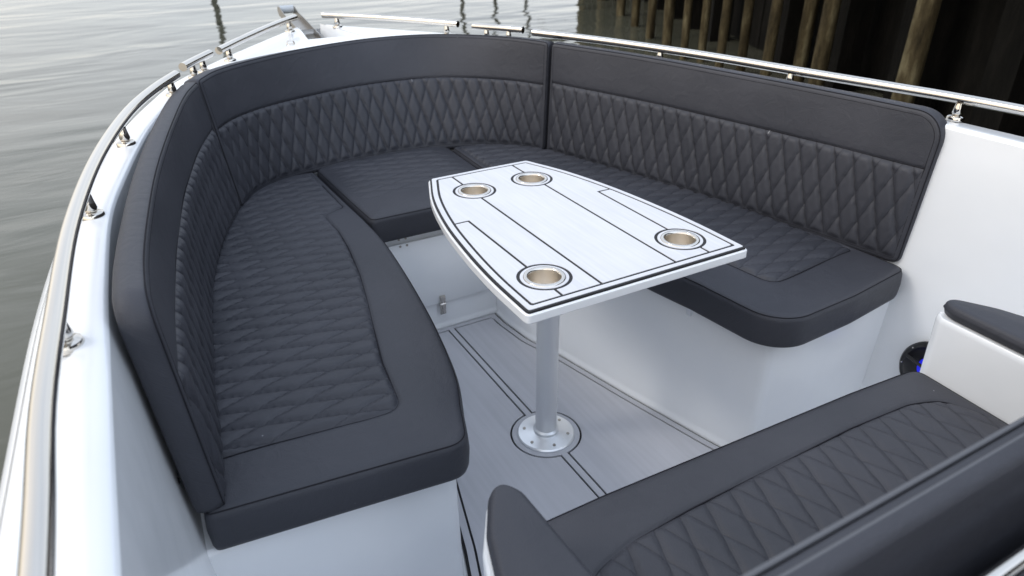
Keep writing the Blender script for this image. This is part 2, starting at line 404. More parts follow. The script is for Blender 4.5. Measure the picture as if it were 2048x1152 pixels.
mid = smooth_closed(rounded([(-.252, .655, .02), (.252, .655, .02), (.262, .87, 0), (.272, 1.20, 0), (.25, 1.27, .02), (0, 1.29, .0), (-.25, 1.27, .02), (-.272, 1.20, 0), (-.262, .87, 0)], .007), 2)
midq = smooth_closed(rounded([(-.235, .82, .01), (.235, .82, .01), (.248, 1.20, .01), (.2, 1.25, .02), (-.2, 1.25, .02), (-.248, 1.20, .01)], .006), 2)
o = cushion('seat_cushion', mid, THK, .020, seatmap, midq, (.17, .055), puff=.009, qseam=False, seed=3)
tag(o, 'short charcoal seat cushion at the bow between the two long ones, over the white locker', 'seat cushion', G1)

# back cushions: ruled between a bottom curve (z=.50) and a top curve (z=.90)
def backmap(B, T, thk, zb=.497, zt=.902, bulge=.0):
    B = np.array(B, float); T = np.array(T, float); n = 200
    B = spline(B, n); T = spline(T, n)
    b3 = np.c_[B, np.full(n, zb)]; t3 = np.c_[T, np.full(n, zt)]
    L = np.linalg.norm(np.diff(.5*(B+T), axis=0), axis=1).sum(); H = np.linalg.norm(t3-b3, axis=1).mean()
    tang = np.gradient(.5*(b3+t3), axis=0)
    up = t3-b3; nrm = np.cross(tang, up); nrm /= np.linalg.norm(nrm, axis=1)[:, None]
    if (nrm[n//2][:2] @ (.5*(B+T))[n//2]) < 0: nrm = -nrm      # away from the cockpit centre
    s = np.linspace(0, L, n)
    def f(u, v, w_):
        def I(A): return np.stack([np.interp(u, s, A[:, k]) for k in range(3)], 1)
        du = (np.clip(u, 0, L)-u)[:, None]
        t_ = tang/np.linalg.norm(tang, axis=1)[:, None]
        b_ = I(b3); tt = I(t3)
        return b_+(tt-b_)*(v/H)[:, None]+I(nrm)*(thk-w_)[:, None]-I(t_)*du
    return f, L, H
def backcushion(B, T, rc0, rc1, label, seed, qtop=.262, thk=.056):
    f, L, H = backmap(B, T, thk)
    ol = smooth_closed(rounded([(0.003, -.012, .02), (L-.003, -.012, .02), (L-.003, H, rc1), (.003, H, rc0)], .007), 2)
    top_ = np.stack([np.linspace(.012, L-.012, 300), np.full(300, qtop)], 1)
    q = smooth_closed(rounded([(.020, .008, .004), (L-.020, .008, .004), (L-.020, qtop, .004), (.020, qtop, .004)], .006), 1)
    tx = -1 if f(np.array([L/2]), np.array([0.]), np.array([0.]))[0][0] > 0 else 1
    # keep the loop's orientation: u runs so that the face looks to the cockpit
    o = cushion('back_cushion', ol, thk, .014, f, q, (.055, .15), puff=.0120, crown=.004, qseam=False, fade=.012, seams=(top_,), stitch=True, seed=seed)
    bm = bmesh.new(); bm.from_mesh(o.data); bmesh.ops.recalc_face_normals(bm, faces=bm.faces); bm.to_mesh(o.data); bm.free()
    tag(o, label, 'back cushion', 'back cushions around the bow lounge')
    return o
PB = [(-.862, -.372), (-.845, -.2), (-.822, .01), (-.79, .24), (-.75, .47), (-.68, .72), (-.583, .972)]
PT = [(-.886, -.372), (-.876, -.21), (-.853, -.02), (-.815, .23), (-.741, .60), (-.676, .875), (-.628, 1.014)]
MBt = [(-.581, .976), (-.51, 1.09), (-.41, 1.165), (-.26, 1.21), (0, 1.24), (.26, 1.212), (.43, 1.135), (.515, 1.06), (.577, .966)]
MT = [(-.627, 1.019), (-.555, 1.140), (-.445, 1.235), (-.21, 1.368), (.07, 1.445), (.285, 1.412), (.437, 1.298), (.548, 1.145), (.607, .989)]
SB = [(.579, .962), (.69, .59), (.775, .28), (.85, -.07), (.905, -.36)]
ST = [(.609, .985), (.735, .62), (.825, .23), (.885, -.08), (.925, -.372)]
backcushion(PB, PT, .05, .012, 'tall charcoal back cushion along the left-hand side of the boat, its end facing the viewer', 11, thk=.049)
backcushion(MBt, MT, .012, .012, 'long curved charcoal back cushion wrapping round the bow, darkest of the three', 12)
backcushion(SB, ST, .012, .075, 'straight charcoal back cushion along the right side, rounded corner by the white wall', 13)

# ------------------------------------------------------------------ boat
boat = empty('motor_boat', (0, 0, 0), 'glossy white open motor boat with bow lounge, steel rails and grey foam floor', 'boat')
Ycv = [(-3.4, 1.06), (-2.4, 1.10), (-1.6, 1.095), (-1.0, 1.075), (-.6, 1.055), (-.2, 1.03), (.2, .982), (.45, .935), (.8, .845), (1.15, .71), (1.5, .495), (1.77, .30), (2.10, .055)]
outS = spline([(x, y) for y, x in Ycv], 130)
openS = spline([(.97, -3.4), (.968, -1.6), (.955, -.8), (.945, -.42), (.937, -.2), (.915, .1), (.88, .3), (.80, .66), (.715, .93), (.655, 1.08), (.53, 1.25), (.36, 1.42), (.18, 1.49), (0, 1.515)], 110)
ZD = .870
mir = lambda P: P*np.array([-1, 1])
notch = np.array([(.05, 2.095), (.075, 1.95), (.11, 1.71), (-.11, 1.71), (-.075, 1.95), (-.05, 2.095)])
outline = np.vstack([outS, notch[1:-1], mir(outS)[::-1], mir(openS), openS[::-1][1:]])
def inset_chain(P, d, side):      # open chain offset
    return offset(P, d*side, False)
loops = [(outline, True)]
outl = np.vstack([outS]); outr = mir(outS)
op = np.vstack([openS, mir(openS)[::-1][1:]])
rings_o = []
for d in (.003, .008, .014, .022): rings_o.append(offset(outS, d, False)); rings_o.append(mir(rings_o[-1]))
rings_i = []
for d in (.003, .007, .014, .040, .048):
    a = offset(openS, -d, False); a = a[a[:, 0] > .01]
    if d >= .04: a = a[a[:, 1] < 1.0]
    rings_i.append(a); rings_i.append(mir(a))
gx, gy = np.meshgrid(np.arange(-1.1, 1.1, .03), np.arange(-3.4, 2.1, .03)); G = np.stack([gx.ravel(), gy.ravel()], 1)
G = G[inside(G, outline)]; G = G[(segdist(G, outS, False) > .035) & (segdist(G, outr, False) > .035) & (segdist(G, op, False) > .06)]
ex = np.vstack(rings_o+rings_i); ex = ex[inside(ex, outline)]
TV, TF = cdt(np.vstack([G, ex]), [(outline, True)], 1)
do = np.minimum(segdist(TV, outS, False), segdist(TV, outr, False)); di = segdist(TV, op, False)
def arc(d, r_): q = np.clip(d, 0, r_); return -(r_-np.sqrt(np.maximum(r_*r_-(r_-q)**2, 0)))
z = ZD+arc(do, .022)+arc(di, .008)
z -= np.where(TV[:, 1] < 1.0, .006*np.clip((di-.040)/.008, 0, 1), .006*np.clip((1.15-TV[:, 1])/.15, 0, 1))
z = np.where(np.abs(TV[:, 0]) < 2, z, z)
dk = make('deck', np.c_[TV, z], TF, GEL, boat)
# hull sides
ring = np.vstack([outS, mir(outS)[::-1]]); nr = len(ring)
c0 = offset(ring, -1, False)-ring       # outward normals (ring runs aft->bow on starboard: left is inboard)
secs = [(0, ZD-.022), (.010, ZD-.030), (.014, ZD-.045), (.012, ZD-.06), (.002, ZD-.066), (-.002, .70), (-.02, .45), (-.06, .15), (-.12, -.15), (-.22, -.45)]
V = []; Fs = []
for d, zz in secs:
    P = ring+c0*d
    if zz < .5: P[:, 1] -= np.clip(P[:, 1]-1.2, 0, 1)*(.5-zz)*.5
    V += [(x, y, zz) for x, y in P]
for i in range(len(secs)-1):
    for q in range(nr-1): Fs.append((i*nr+q, i*nr+q+1, (i+1)*nr+q+1, (i+1)*nr+q))
make('hull', V, Fs, GEL, boat)
# liner (inner side walls)
def liner_curve(sgn):
    return openS*np.array([sgn, 1])
V = []; Fs = []; op_full = np.vstack([openS, mir(openS)[::-1][1:]]); no = len(op_full)
cin = offset(op_full, 1, False)-op_full
for d, zz in [(0, ZD-.008), (.002, ZD-.03), (.008, .78), (.016, .62), (.028, .46), (.04, .30), (.055, .12), (.075, .03), (.11, .0)]:
    V += [(x, y, zz) for x, y in op_full+cin*d]
for i in range(8):
    for q in range(no-1): Fs.append((i*no+q, i*no+q+1, (i+1)*no+q+1, (i+1)*no+q))
make('inner_liner', V, Fs, GEL, boat)
# seat base wall following the floor line
fl = [(.205, .69, 0), (.205, .60, 0), (.222, .46, .1), (.262, .34, .1), (.33, .04, 0), (.405, -.26, 0), (.438, -.366, .03), (.92, -.366, 0)]
def open_round(c, step=.01):
    c = [(c[0][0]-.3*(c[1][0]-c[0][0]), c[0][1]-.3*(c[1][1]-c[0][1]), 0)]+c+[(c[-1][0], c[-1][1]-5, 0), (-5, -5, 0), (-5, 3, 0)]
    return rounded(c, step)
def arcpath(c, k=6):
    out = [np.array(c[0][:2])]
    for i in range(1, len(c)-1):
        p = np.array(c[i][:2]); r_ = c[i][2]; a = np.array(c[i-1][:2]); b = np.array(c[i+1][:2])
        if r_ <= 0: out.append(p); continue
        u = (a-p)/np.linalg.norm(a-p); v = (b-p)/np.linalg.norm(b-p); ang = math.acos(np.clip(u@v, -1, 1))
        d = min(r_/math.tan(ang/2), .45*np.linalg.norm(a-p), .45*np.linalg.norm(b-p))
        for q in range(k+1): t_ = q/k; out.append((1-t_)**2*(p+u*d)+2*t_*(1-t_)*p+t_*t_*(p+v*d))
    out.append(np.array(c[-1][:2])); return np.array(out)
half = arcpath(fl); half = resample(half, 120)
base_path = np.vstack([half[::-1], mir(half)]); nb = len(base_path)
nin = offset(base_path, 1, False)-base_path
if nin[nb//2][1] > 0: nin = -nin       # towards the cockpit (aft at the bulkhead)
ZB = .400
V = []; Fs = []
for d, zz in [(.010, .004), (.009, .012), (.003, .018), (.0, .028), (-.002, .2), (-.004, ZB-.012), (-.007, ZB-.003), (-.014, ZB)]:
    V += [(x, y, zz) for x, y in base_path+nin*d]
for i in range(7):
    for q in range(nb-1): Fs.append((i*nb+q, i*nb+q+1, (i+1)*nb+q+1, (i+1)*nb+q))
top = base_path-nin*.014
oo = op_full[(op_full[:, 1] > -.35)]+cin[(op_full[:, 1] > -.35)]*.03
pl = np.vstack([top, oo[::-1]]) if np.linalg.norm(top[-1]-oo[-1]) < np.linalg.norm(top[-1]-oo[0]) else np.vstack([top, oo])
TV, TF = cdt(np.zeros((0, 2)), [(pl, True)], 1); k = len(V)
V += [(x, y, ZB) for x, y in TV]; Fs += [tuple(i+k for i in f) for f in TF]
base = make('seat_base', V, Fs, GEL, boat, sharp=60)
# locker hatch and latch at the bow
mb = MB(); mb.box((0, .6845, .243), (.398, .006, .262), bev=.002); hatch = mb.build('locker_hatch', GEL, boat)
mb = MB(); mb.box((-.017, .677, .124), (.020, .007, .036), bev=.001); mb.box((-.017, .679, .086), (.022, .007, .040), bev=.001)
mb.tube([(-.028, .674, .108), (-.006, .674, .108)], .004); mb.box((-.017, .672, .099), (.012, .004, .022), bev=.001); mb.tube([(-.025, .673, .116), (-.025, .673, .092)], .0018, 6); mb.tube([(-.009, .673, .116), (-.009, .673, .092)], .0018, 6)
mb.build('latch', STEEL, hatch)
for x, zz in ((-.154, .388), (-.130, .388), (-.154, .366), (-.130, .366), (.154, .388), (.130, .388), (.154, .366), (.130, .366)):
    mb = MB(); mb.lathe([(0, .003), (.0035, .0025), (.0045, 0)], (x, .6815 if zz < .37 else .690, zz), 10, Matrix.Rotation(R(90), 4, 'X')); mb.build('hinge_screw', DARKSTEEL, hatch)

mb = MB(); mb.box((.392, -.13, .392), (.03, .035, .022), bev=.003); mb.box((.378, -.13, .382), (.012, .018, .03), bev=.002); mb.build('seat_bracket', ALU, boat)
mb = MB(); mb.tube([(-.938, -.30, .55), (-.922, -.335, .55)], .006, 12); mb.tube([(-.938, -.30, .55), (-.930, -.318, .55)], .012, 12); mb.build('cushion_stud', STEEL, boat)
# floor with foam sheet
floor_half = np.array([p for p in half])+0; fo = np.vstack([half[::-1]*1.0, mir(half)])       # stb liner -> ... -> port liner
aft = np.array([(-.92, -3.3), (.92, -3.3)])
fo = resample(np.vstack([fo, aft]), 700, True)
a = .5*np.sum(fo[:, 0]*np.roll(fo[:, 1], -1)-np.roll(fo[:, 0], -1)*fo[:, 1]); fo = fo if a > 0 else fo[::-1]
V = [(x, y, 0) for x, y in fo]
make('floor', V, [tuple(range(len(V)))], GEL, boat, smooth=False)
def circ(c, r_, n=64): th = np.linspace(0, 2*math.pi, n, endpoint=False); return np.stack([c[0]+r_*np.cos(th), c[1]+r_*np.sin(th)], 1)
def sheet(name, loops, cls, ztop, h, m, parent, chamfer=.0009):
    """CDT of loops, keep faces where cls(centroid); slab of thickness h with top at ztop"""
    TV, TF = cdt(np.zeros((0, 2)), loops, 0)
    cen = np.array([TV[list(f)].mean(0) for f in TF]); keep = cls(cen); Fk = [f for f, kk in zip(TF, keep) if kk]
    V = [(x, y, ztop) for x, y in TV]+[(x, y, ztop-h) for x, y in TV]; n = len(TV); Fs = []
    ec = {}
    for f in Fk:
        Fs.append(f)
        for i in range(len(f)): e = (f[i], f[(i+1) % len(f)]); ec[e] = 1
    for (a_, b_) in list(ec):
        if (b_, a_) not in ec: Fs.append((a_, a_+n, b_+n, b_))
    o = make(name, V, Fs, m, parent, smooth=False)
    bm = bmesh.new(); bm.from_mesh(o.data); bmesh.ops.delete(bm, geom=[v for v in bm.verts if not v.link_faces], context='VERTS'); bm.to_mesh(o.data); bm.free()
    return o
def coff0(P, d):
    Q = offset(P, d); return Q[segdist(Q, P) > d-3e-4]
fin = [coff0(fo, d) for d in (.0195, .0365, .0425)]
ln = lambda x, y0, y1: (np.array([(x, y0), (x, y1)]), False)
loops = [(fo, True)]+[(f_, True) for f_ in fin]+[ln(s*v, -3.2, .75) for s in (-1, 1) for v in (.0090, .0150)]+[(circ((0, 0), .0985), True), (circ((0, 0), .1045), True), (circ((0, 0), .06), True)]
def floor_light(c):
    ins = inside(c, fo); d = segdist(c, fo); r_ = np.hypot(c[:, 0], c[:, 1]); ax = np.abs(c[:, 0])
    black = (d < .012) | ((d > .0365) & (d < .0425) & (ax > .0090))
    black |= (ax > .0090) & (ax < .015) & (r_ > .1045) & (d > .0365)
    black |= (r_ > .0985) & (r_ < .1045) & (ax > .0090)
    black = np.where(d < .0195, (d > .0118) , black) | black
    return ins & ~black & (d > .0195)
make('floor_caulking', [(x, y, .004) for x, y in offset(fo, .0118)], [tuple(range(len(fo)))], CAULK, boat, smooth=False)
sheet('floor_panel', loops, floor_light, .0095, .005, FLOORFOAM, boat)

# rails
def rail_pts(sgn, pts, z_=.918): return np.array([(x*sgn, y, z_) for x, y in pts])
RZ = .918
def post_mesh(x, y, zt):
    mb = MB()
    mb.lathe([(.0, ZD+.008), (.010, ZD+.010), (.0125, ZD+.016), (.010, ZD+.028), (.0085, zt)], (x, y, 0), 20)
    mb.lathe([(0, ZD+.0095), (.016, ZD+.0085), (.020, ZD+.006), (.0215, ZD+.002), (.0215, ZD-.004)], (x, y, 0), 28)
    return mb
def rail(path2, posts, label=None):
    P = spline([(x, y, RZ) for x, y in path2], 90)
    mb = MB(); V, Fs = tube_mesh(P, .0132, 20); mb.add(V, Fs)
    o = mb.build('guard_rail', STEEL, boat, sharp=50)
    for x, y in posts: post_mesh(x, y, RZ-.008).build('rail_post', STEEL, o)
    return o
port_main = [(-1.03, -3.2), (-1.03, -2.0), (-1.01, -1.2), (-1.003, -.79), (-1.003, -.60), (-.993, -.40), (-.97, -.06), (-.915, .32), (-.83, .68), (-.75, .90), (-.682, 1.045)]
rail(port_main, [(-.993, -.38), (-.948, .09), (-.862, .54), (-.705, 1.00), (-1.0, -.9), (-1.03, -1.5)])
stb_main = [(1.03, -3.2), (1.07, -2.0), (1.065, -1.2), (1.058, -.7), (1.045, -.47), (1.025, -.31), (.985, -.17), (.895, .13), (.845, .44), (.795, .60), (.695, .90), (.60, 1.10)]
stb_main = [(1.03, -3.2), (1.07, -2.0), (1.075, -1.2), (1.068, -.7), (1.052, -.47), (1.028, -.30), (.995, -.15), (.93, .13), (.865, .42), (.80, .64), (.715, .88), (.61, 1.11)]
rail(stb_main, [(1.022, -.33), (.925, .13), (.815, .60), (1.05, -.85)])
rail([(-.65, 1.15), (-.60, 1.24), (-.54, 1.34)], [(-.615, 1.215), (-.575, 1.285)])
rail([(.605, 1.18), (.55, 1.27), (.48, 1.37)], [(.57, 1.235), (.515, 1.32)])
rail([(-.505, 1.375), (-.40, 1.55), (-.29, 1.72), (-.18, 1.88), (-.08, 2.01)], [(-.465, 1.435), (-.125, 1.945)])
rail([(.45, 1.45), (.36, 1.60), (.25, 1.76), (.14, 1.90), (.045, 2.01)], [(.42, 1.50), (.09, 1.955)])
# anchor well and bow roller
V = []; Fs = []; nn = np.vstack([notch, [(0, 2.1)]])[:6]
mb = MB()
wl = [(.05, 2.095), (.075, 1.95), (.11, 1.71), (-.11, 1.71), (-.075, 1.95), (-.05, 2.095)]
V = [(x, y, ZD-.001) for x, y in wl]+[(x*.8, y if abs(y-1.71) > .01 else y+.05, ZD-.09) for x, y in wl]
Fs = [(i, i+1, i+7, i+6) for i in range(5)]+[tuple(range(6, 12))]
make('anchor_well', V, Fs, GEL, boat, smooth=False)
mb = MB()
for s in (-1, 1):
    pr = [(1.86, ZD-.075), (2.00, ZD-.040), (2.12, ZD-.018), (2.25, ZD+.004), (2.36, ZD+.018), (2.43, ZD+.040), (2.47, ZD+.040), (2.482, ZD+.020), (2.46, ZD-.002), (2.36, ZD-.014), (2.25, ZD-.030), (2.10, ZD-.056), (1.98, ZD-.080)]
    V = [(s*.036-.016, y, z_) for y, z_ in pr]+[(s*.036-.016+.004, y, z_) for y, z_ in pr]; n = len(pr)
    mb.add(V, [tuple(range(n)), tuple(range(n, 2*n))[::-1]]+[(i, (i+1) % n, (i+1) % n+n, i+n) for i in range(n)])
mb.box((-.014, 2.17, ZD-.0365), (.070, .40, .004), Matrix.Rotation(R(9.5), 4, 'X')); br = mb.build('bow_roller_bracket', DARKSTEEL, boat)
mb = MB(); mb.tube([(-.047, 2.45, ZD+.026), (.019, 2.45, ZD+.026)], .019, 20); mb.build('roller', mat('grey_roller', (.42, .46, .5), .4)[0], br, )
# small fairlead eye on the foredeck
mb = MB(); mb.lathe([(0, .006), (.016, .005), (.020, 0)], (-.20, 1.63, ZD-.003), 20); mb.tube([(-.215, 1.63, ZD+.003), (-.21, 1.63, ZD+.016), (-.19, 1.63, ZD+.016), (-.185, 1.63, ZD+.003)], .003, 8)
mb.build('deck_eye', STEEL, boat)
# speaker in the starboard side wall
RY = Matrix.Rotation(R(-90), 4, 'Y') @ Matrix.Identity(4)
sx, sy, sz, tilt = .888, -.535, .245, R(5.5)
RS = Matrix.Rotation(R(-90)-tilt*-1, 4, 'Y')
mb = MB(); mb.lathe([(.0835, -.004), (.0835, .006), (.079, .011), (.070, .011), (.066, .005), (.05, -.006), (.02, -.012), (0, -.012)], (sx, sy, sz), 48, RS)
sp = mb.build('speaker', BLACK, boat)
mb = MB()
for k in range(6):
    a = k*math.pi/3+.3; ca, sa = math.cos(a), math.sin(a)
    M = Matrix.Translation((sx, sy, sz)) @ RS
    mb.add(*tube_mesh([tuple(M @ Vector((.014*ca, .014*sa, .004))), tuple(M @ Vector((.044*ca, .044*sa, .008))), tuple(M @ Vector((.070*ca, .070*sa, .009)))], .0045, 8))
mb.lathe([(0, .010), (.012, .009), (.016, .002)], (sx, sy, sz), 20, RS)
mb.build('speaker_grille', BLACK, sp)
for k in range(8):
    a = k*math.pi/4+.12; mb = MB(); mb.lathe([(0, .0135), (.002, .013), (.003, .0105)], tuple((Matrix.Translation((sx, sy, sz)) @ RS) @ Vector((.0745*math.cos(a), .0745*math.sin(a), 0))), 8, RS); mb.build('speaker_screw', STEEL, sp)
lm, lt_, lb = mat('blue_led', (.02, .02, .4), .4); lb.inputs['Emission Color'].default_value = (.01, .02, 1, 1); lb.inputs['Emission Strength'].default_value = .4
mb = MB(); mb.lathe([(.0, .0115), (.010, .0112), (.023, .0045), (.034, -.002), (.038, -.002)], (sx, sy, sz), 32, RS); mb.build('speaker_light', lm, sp)

# ------------------------------------------------------------------ table
table = empty('cockpit_table', (0, 0, 0), 'pale grey and black lined tapered table with four steel cup holders on an aluminium pole', 'table')
ZT = .700
tp = arcpath([(0, -.374, 0), (.284, -.374, .008), (.2835, -.30, .0), (.281, -.22, .0), (.272, -.08, 0), (.252, .07, 0), (.215, .23, 0), (.157, .384, .008), (0, .388, 0)], 5)
side = spline([(.285, -.360), (.283, -.22), (.272, -.08), (.250, .08), (.212, .24), (.161, .376)], 50)
half_t = np.vstack([[(0, -.376), (.277, -.376), (.283, -.372)], side, [(.156, .383), (.148, .385), (0, .387)]])
TO = np.vstack([half_t, mir(half_t)[::-1][1:-1]]); TO = resample(TO, 420, True)
a = .5*np.sum(TO[:, 0]*np.roll(TO[:, 1], -1)-np.roll(TO[:, 0], -1)*TO[:, 1]); TO = TO if a > 0 else TO[::-1]
cups = [(-.088, .237), (.088, .237), (-.180, -.267), (.180, -.267)]
RH = .03655
# board with rounded edge and through holes
prof = [(.004, ZT-.0275), (.0, ZT-.0235), (.0, ZT-.0075), (.0025, ZT-.005)]
V = []; Fs = []; n = len(TO)
for d, zz in prof: V += [(x, y, zz) for x, y in offset(TO, d)]
for i in range(len(prof)-1):
    for q in range(n): Fs.append((i*n+q, i*n+(q+1) % n, (i+1)*n+(q+1) % n, (i+1)*n+q))
for ring_i, zz, flip in ((0, prof[0][1], True), (len(prof)-1, prof[-1][1], False)):
    P = offset(TO, prof[ring_i][0]); TV, TF = cdt(np.zeros((0, 2)), [(P, True)]+[(circ(c, RH+.001, 40), True) for c in cups], 0)
    cen = np.array([TV[list(f)].mean(0) for f in TF]); ok = inside(cen, P)
    for c in cups: ok &= np.hypot(cen[:, 0]-c[0], cen[:, 1]-c[1]) > RH
    k = len(V); V += [(x, y, zz) for x, y in TV]; Fs += [tuple((i+k) for i in (f[::-1] if flip else f)) for f, o_ in zip(TF, ok) if o_]
board = make('tabletop', V, Fs, WHITE, table, sharp=40)
def hole_ok(c, r_):
    ok = np.ones(len(c), bool)
    for q in cups: ok &= np.hypot(c[:, 0]-q[0], c[:, 1]-q[1]) > r_
    return ok
# black foam under-layer then pale foam pieces
PU = offset(TO, .0045)
sheet('foam_underlay', [(PU, True)]+[(circ(c, RH+.001, 40), True) for c in cups], lambda c: inside(c, PU) & hole_ok(c, RH), ZT-.0004, .0045, CAULK, table)
def coff(P, d):
    Q = offset(P, d); return Q[segdist(Q, P) > d-2e-4]
PA, PBk, PC = coff(TO, .0095), coff(TO, .0212), coff(TO, .0276)
lx = .0955; ly = .190; lw = .0033
loops = [(PA, True), (PBk, True), (PC, True)]
for c in cups: loops += [(circ(c, RH+.001, 40), True), (circ(c, .0507), True), (circ(c, .0580), True)]
for s in (-1, 1):
    loops += [ln(s*(lx-lw), -.4, .4), ln(s*(lx+lw), -.4, .4), ln(s*(ly-lw), -.4, .062+2*lw), ln(s*(ly+lw), -.4, .062), (np.array([(s*(ly-lw), .062+2*lw), (s*.3, .062+2*lw)]), False), (np.array([(s*(ly+lw), .062), (s*.3, .062)]), False)]
def tlight(c):
    ax = np.abs(c[:, 0]); y = c[:, 1]; ok = inside(c, PA) & hole_ok(c, RH)
    dd = np.minimum.reduce([np.hypot(c[:, 0]-q[0], y-q[1]) for q in cups])
    inC = inside(c, PC); inB = inside(c, PBk)
    blk = inB & ~inC
    blk |= (dd > .0507) & (dd < .0580)
    line = (np.abs(ax-lx) < lw) | ((np.abs(ax-ly) < lw) & (y < .062+2*lw)) | ((y > .062) & (y < .062+2*lw) & (ax > ly-lw))
    blk |= inC & (dd > .0580) & line
    return ok & ~blk
sheet('foam_panel', loops, tlight, ZT+.0008, .0038, TABLEFOAM, table)
for c in cups:
    mb = MB(); zt = ZT+.0008
    mb.lathe([(.0445, zt-.001), (.0440, zt+.0012), (.0415, zt+.0028), (.0375, zt+.0030), (.0350, zt+.0018), (.0338, zt-.002)], (c[0], c[1], 0), 56)
    ch = mb.build('cup_holder', STEEL, table, sharp=60)
    mb = MB(); mb.lathe([(.0338, zt-.002), (.0334, zt-.045), (.031, zt-.054), (.024, zt-.059), (.010, zt-.061), (0, zt-.061)], (c[0], c[1], 0), 56)
    mb.lathe([(.03652, zt-.03), (.03654, zt-.046), (.032, zt-.056), (.024, zt-.061), (0, zt-.063)], (c[0], c[1], 0), 40)
    mb.build('cup', BRUSHED, ch, sharp=70)
mb = MB(); mb.lathe([(.0, .030), (.0305, .030), (.0305, ZT-.045), (.0, ZT-.045)], (0, 0, 0), 48); mb.build('pole', ALU, table)
mb = MB(); mb.lathe([(0, ZT-.030), (.075, ZT-.030), (.078, ZT-.0365), (.04, ZT-.046), (.031, ZT-.060), (.0308, ZT-.061)], (0, 0, 0), 48); mb.build('mounting_flange', ALU, table)
mb = MB(); mb.lathe([(.084, .0096), (.0835, .013), (.080, .0165), (.050, .0195), (.036, .023), (.03655, .032), (.0305, .0365)], (0, 0, 0), 64); bp_ = mb.build('base_plate', metal('satin_plate', (.78, .8, .82), .3, .45), table)
for k in range(6):
    a = R(20+60*k); mb = MB(); mb.lathe([(0, .0005), (.0022, .0014), (.0045, .001), (.0048, -.001)], (.064*math.cos(a), .064*math.sin(a), .0188), 14); mb.build('screw', DARKSTEEL, bp_)

# ------------------------------------------------------------------ forward-facing bench (armrests, seat, backrest)
bench = empty('bench_seat', (0, -.9, 0), 'charcoal quilted two-person bench with white sides and padded armrests, in the near right corner', 'bench')
def P_(o): return reparent(o, bench)
bs = smooth_closed(rounded([(-.482, -1.13, .02), (.478, -1.13, .02), (.484, -.90, 0), (.498, -.685, .03), (.30, -.672, 0), (-.30, -.652, 0), (-.482, -.652, .03)], .007), 2)
bq = smooth_closed(rounded([(-.455, -1.10, .01), (.45, -1.10, .01), (.462, -.86, .02), (.43, -.79, .05), (.36, -.765, .1), (.20, -.756, 0), (-.20, -.76, 0), (-.33, -.768, .1), (-.42, -.79, .06), (-.452, -.86, .03)], .006), 3)
o = P_(cushion('seat', bs, .115, .026, flat(.385), bq, (.055, .15), puff=.0075, crown=.006, seed=21, m=VINYLB, strong=1))
mb = MB(); mb.box((0, -.93, .192), (.93, .46, .384), bev=.012); P_(mb.build('seat_box', GEL))
# backrest
def bmap(u, v, w_): return np.stack([u, -1.077-(.075-w_)*(1-.55*np.clip((v-.66)/.2, 0, 1))-.10*(v-.62), v], 1)
bo = smooth_closed(rounded([(-.60, .50, .02), (.60, .50, .02), (.60, .904, .05), (-.60, .904, .05)], .007), 2)
o = P_(cushion('backrest', bo, .075, .022, bmap, None, crown=.004, stitch=True, seed=22))
bm = bmesh.new(); bm.from_mesh(o.data); bmesh.ops.recalc_face_normals(bm, faces=bm.faces); bm.to_mesh(o.data); bm.free()
EDGE_SHEEN = mat('edge_highlight', (.088, .092, .104), .45)[0]  # pale beads: sky sheen on the backrest edge put into colour and shape
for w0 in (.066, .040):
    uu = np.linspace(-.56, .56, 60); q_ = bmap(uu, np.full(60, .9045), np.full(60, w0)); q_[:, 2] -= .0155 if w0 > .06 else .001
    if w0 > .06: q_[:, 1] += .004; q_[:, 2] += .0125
    mbw = MB(); mbw.tube(q_, .0028, 8); P_(mbw.build('edge_highlight', EDGE_SHEEN))
bt = MB(); bt.tube([(-.565, -1.189, .852), (.565, -1.189, .852)], .0075, 14); P_(bt.build('trim_rail', STEEL))
mb = MB(); mb.box((0, -1.205, .60), (1.16, .045, .42), bev=.01); P_(mb.build('backrest_shell', mat('charcoal_shell', (.05, .052, .06), .5)[0]))
for s in (-1, 1):
    pad = [(.512, -.690, .012), (.535, -.700, .02), (.572, -.765, .0), (.592, -.83, .0), (.605, -.92, 0), (.61, -1.12, .02), (.484, -1.12, .01), (.487, -.90, 0), (.494, -.72, 0)]
    pad = smooth_closed(rounded([(s*x, y, r_) for x, y, r_ in pad], .005), 4)
    o = P_(cushion('armrest', pad, .032, .012, flat(.630), None, grid=.008, crown=.004, pipe=False, seed=23+s))
    body = [(.508, -.686, .015), (.540, -.698, .02), (.580, -.765, 0), (.602, -.83, 0), (.616, -.92, 0), (.622, -1.13, .01), (.482, -1.13, .005), (.482, -.90, 0), (.488, -.71, .0)]
    body = rounded([(s*x, y, r_) for x, y, r_ in body], .006); n = len(body); V = []; Fs = []
    ctr = np.array([s*.55, -.95])
    for zz, d in ((0.02, .012), (.40, .005), (.617, .0), (.626, .001), (.630, .004), (.630, .010)): V += [(x, y, zz) for x, y in offset(body, d)]
    for i in range(5):
        for q in range(n): Fs.append((i*n+q, i*n+(q+1) % n, (i+1)*n+(q+1) % n, (i+1)*n+q))
    Fs.append(tuple(range(5*n, 6*n))); P_(make('side_panel', V, Fs, GEL, sharp=50))

# unseen console and screen aft of the bench, added to block low sky
mb = MB(); mb.box((0, -2.05, .41), (.86, .70, .80), bev=.05); con = mb.build('console_sky_blocker', GEL, boat)
mb = MB(); mb.box((0, -1.86, .97), (.80, .012, .36), Matrix.Rotation(R(18), 4, 'X'), bev=.004); mb.build('sky_blocker_screen', mat('blocker_screen_dark', (.02, .02, .025), .08)[0], con)
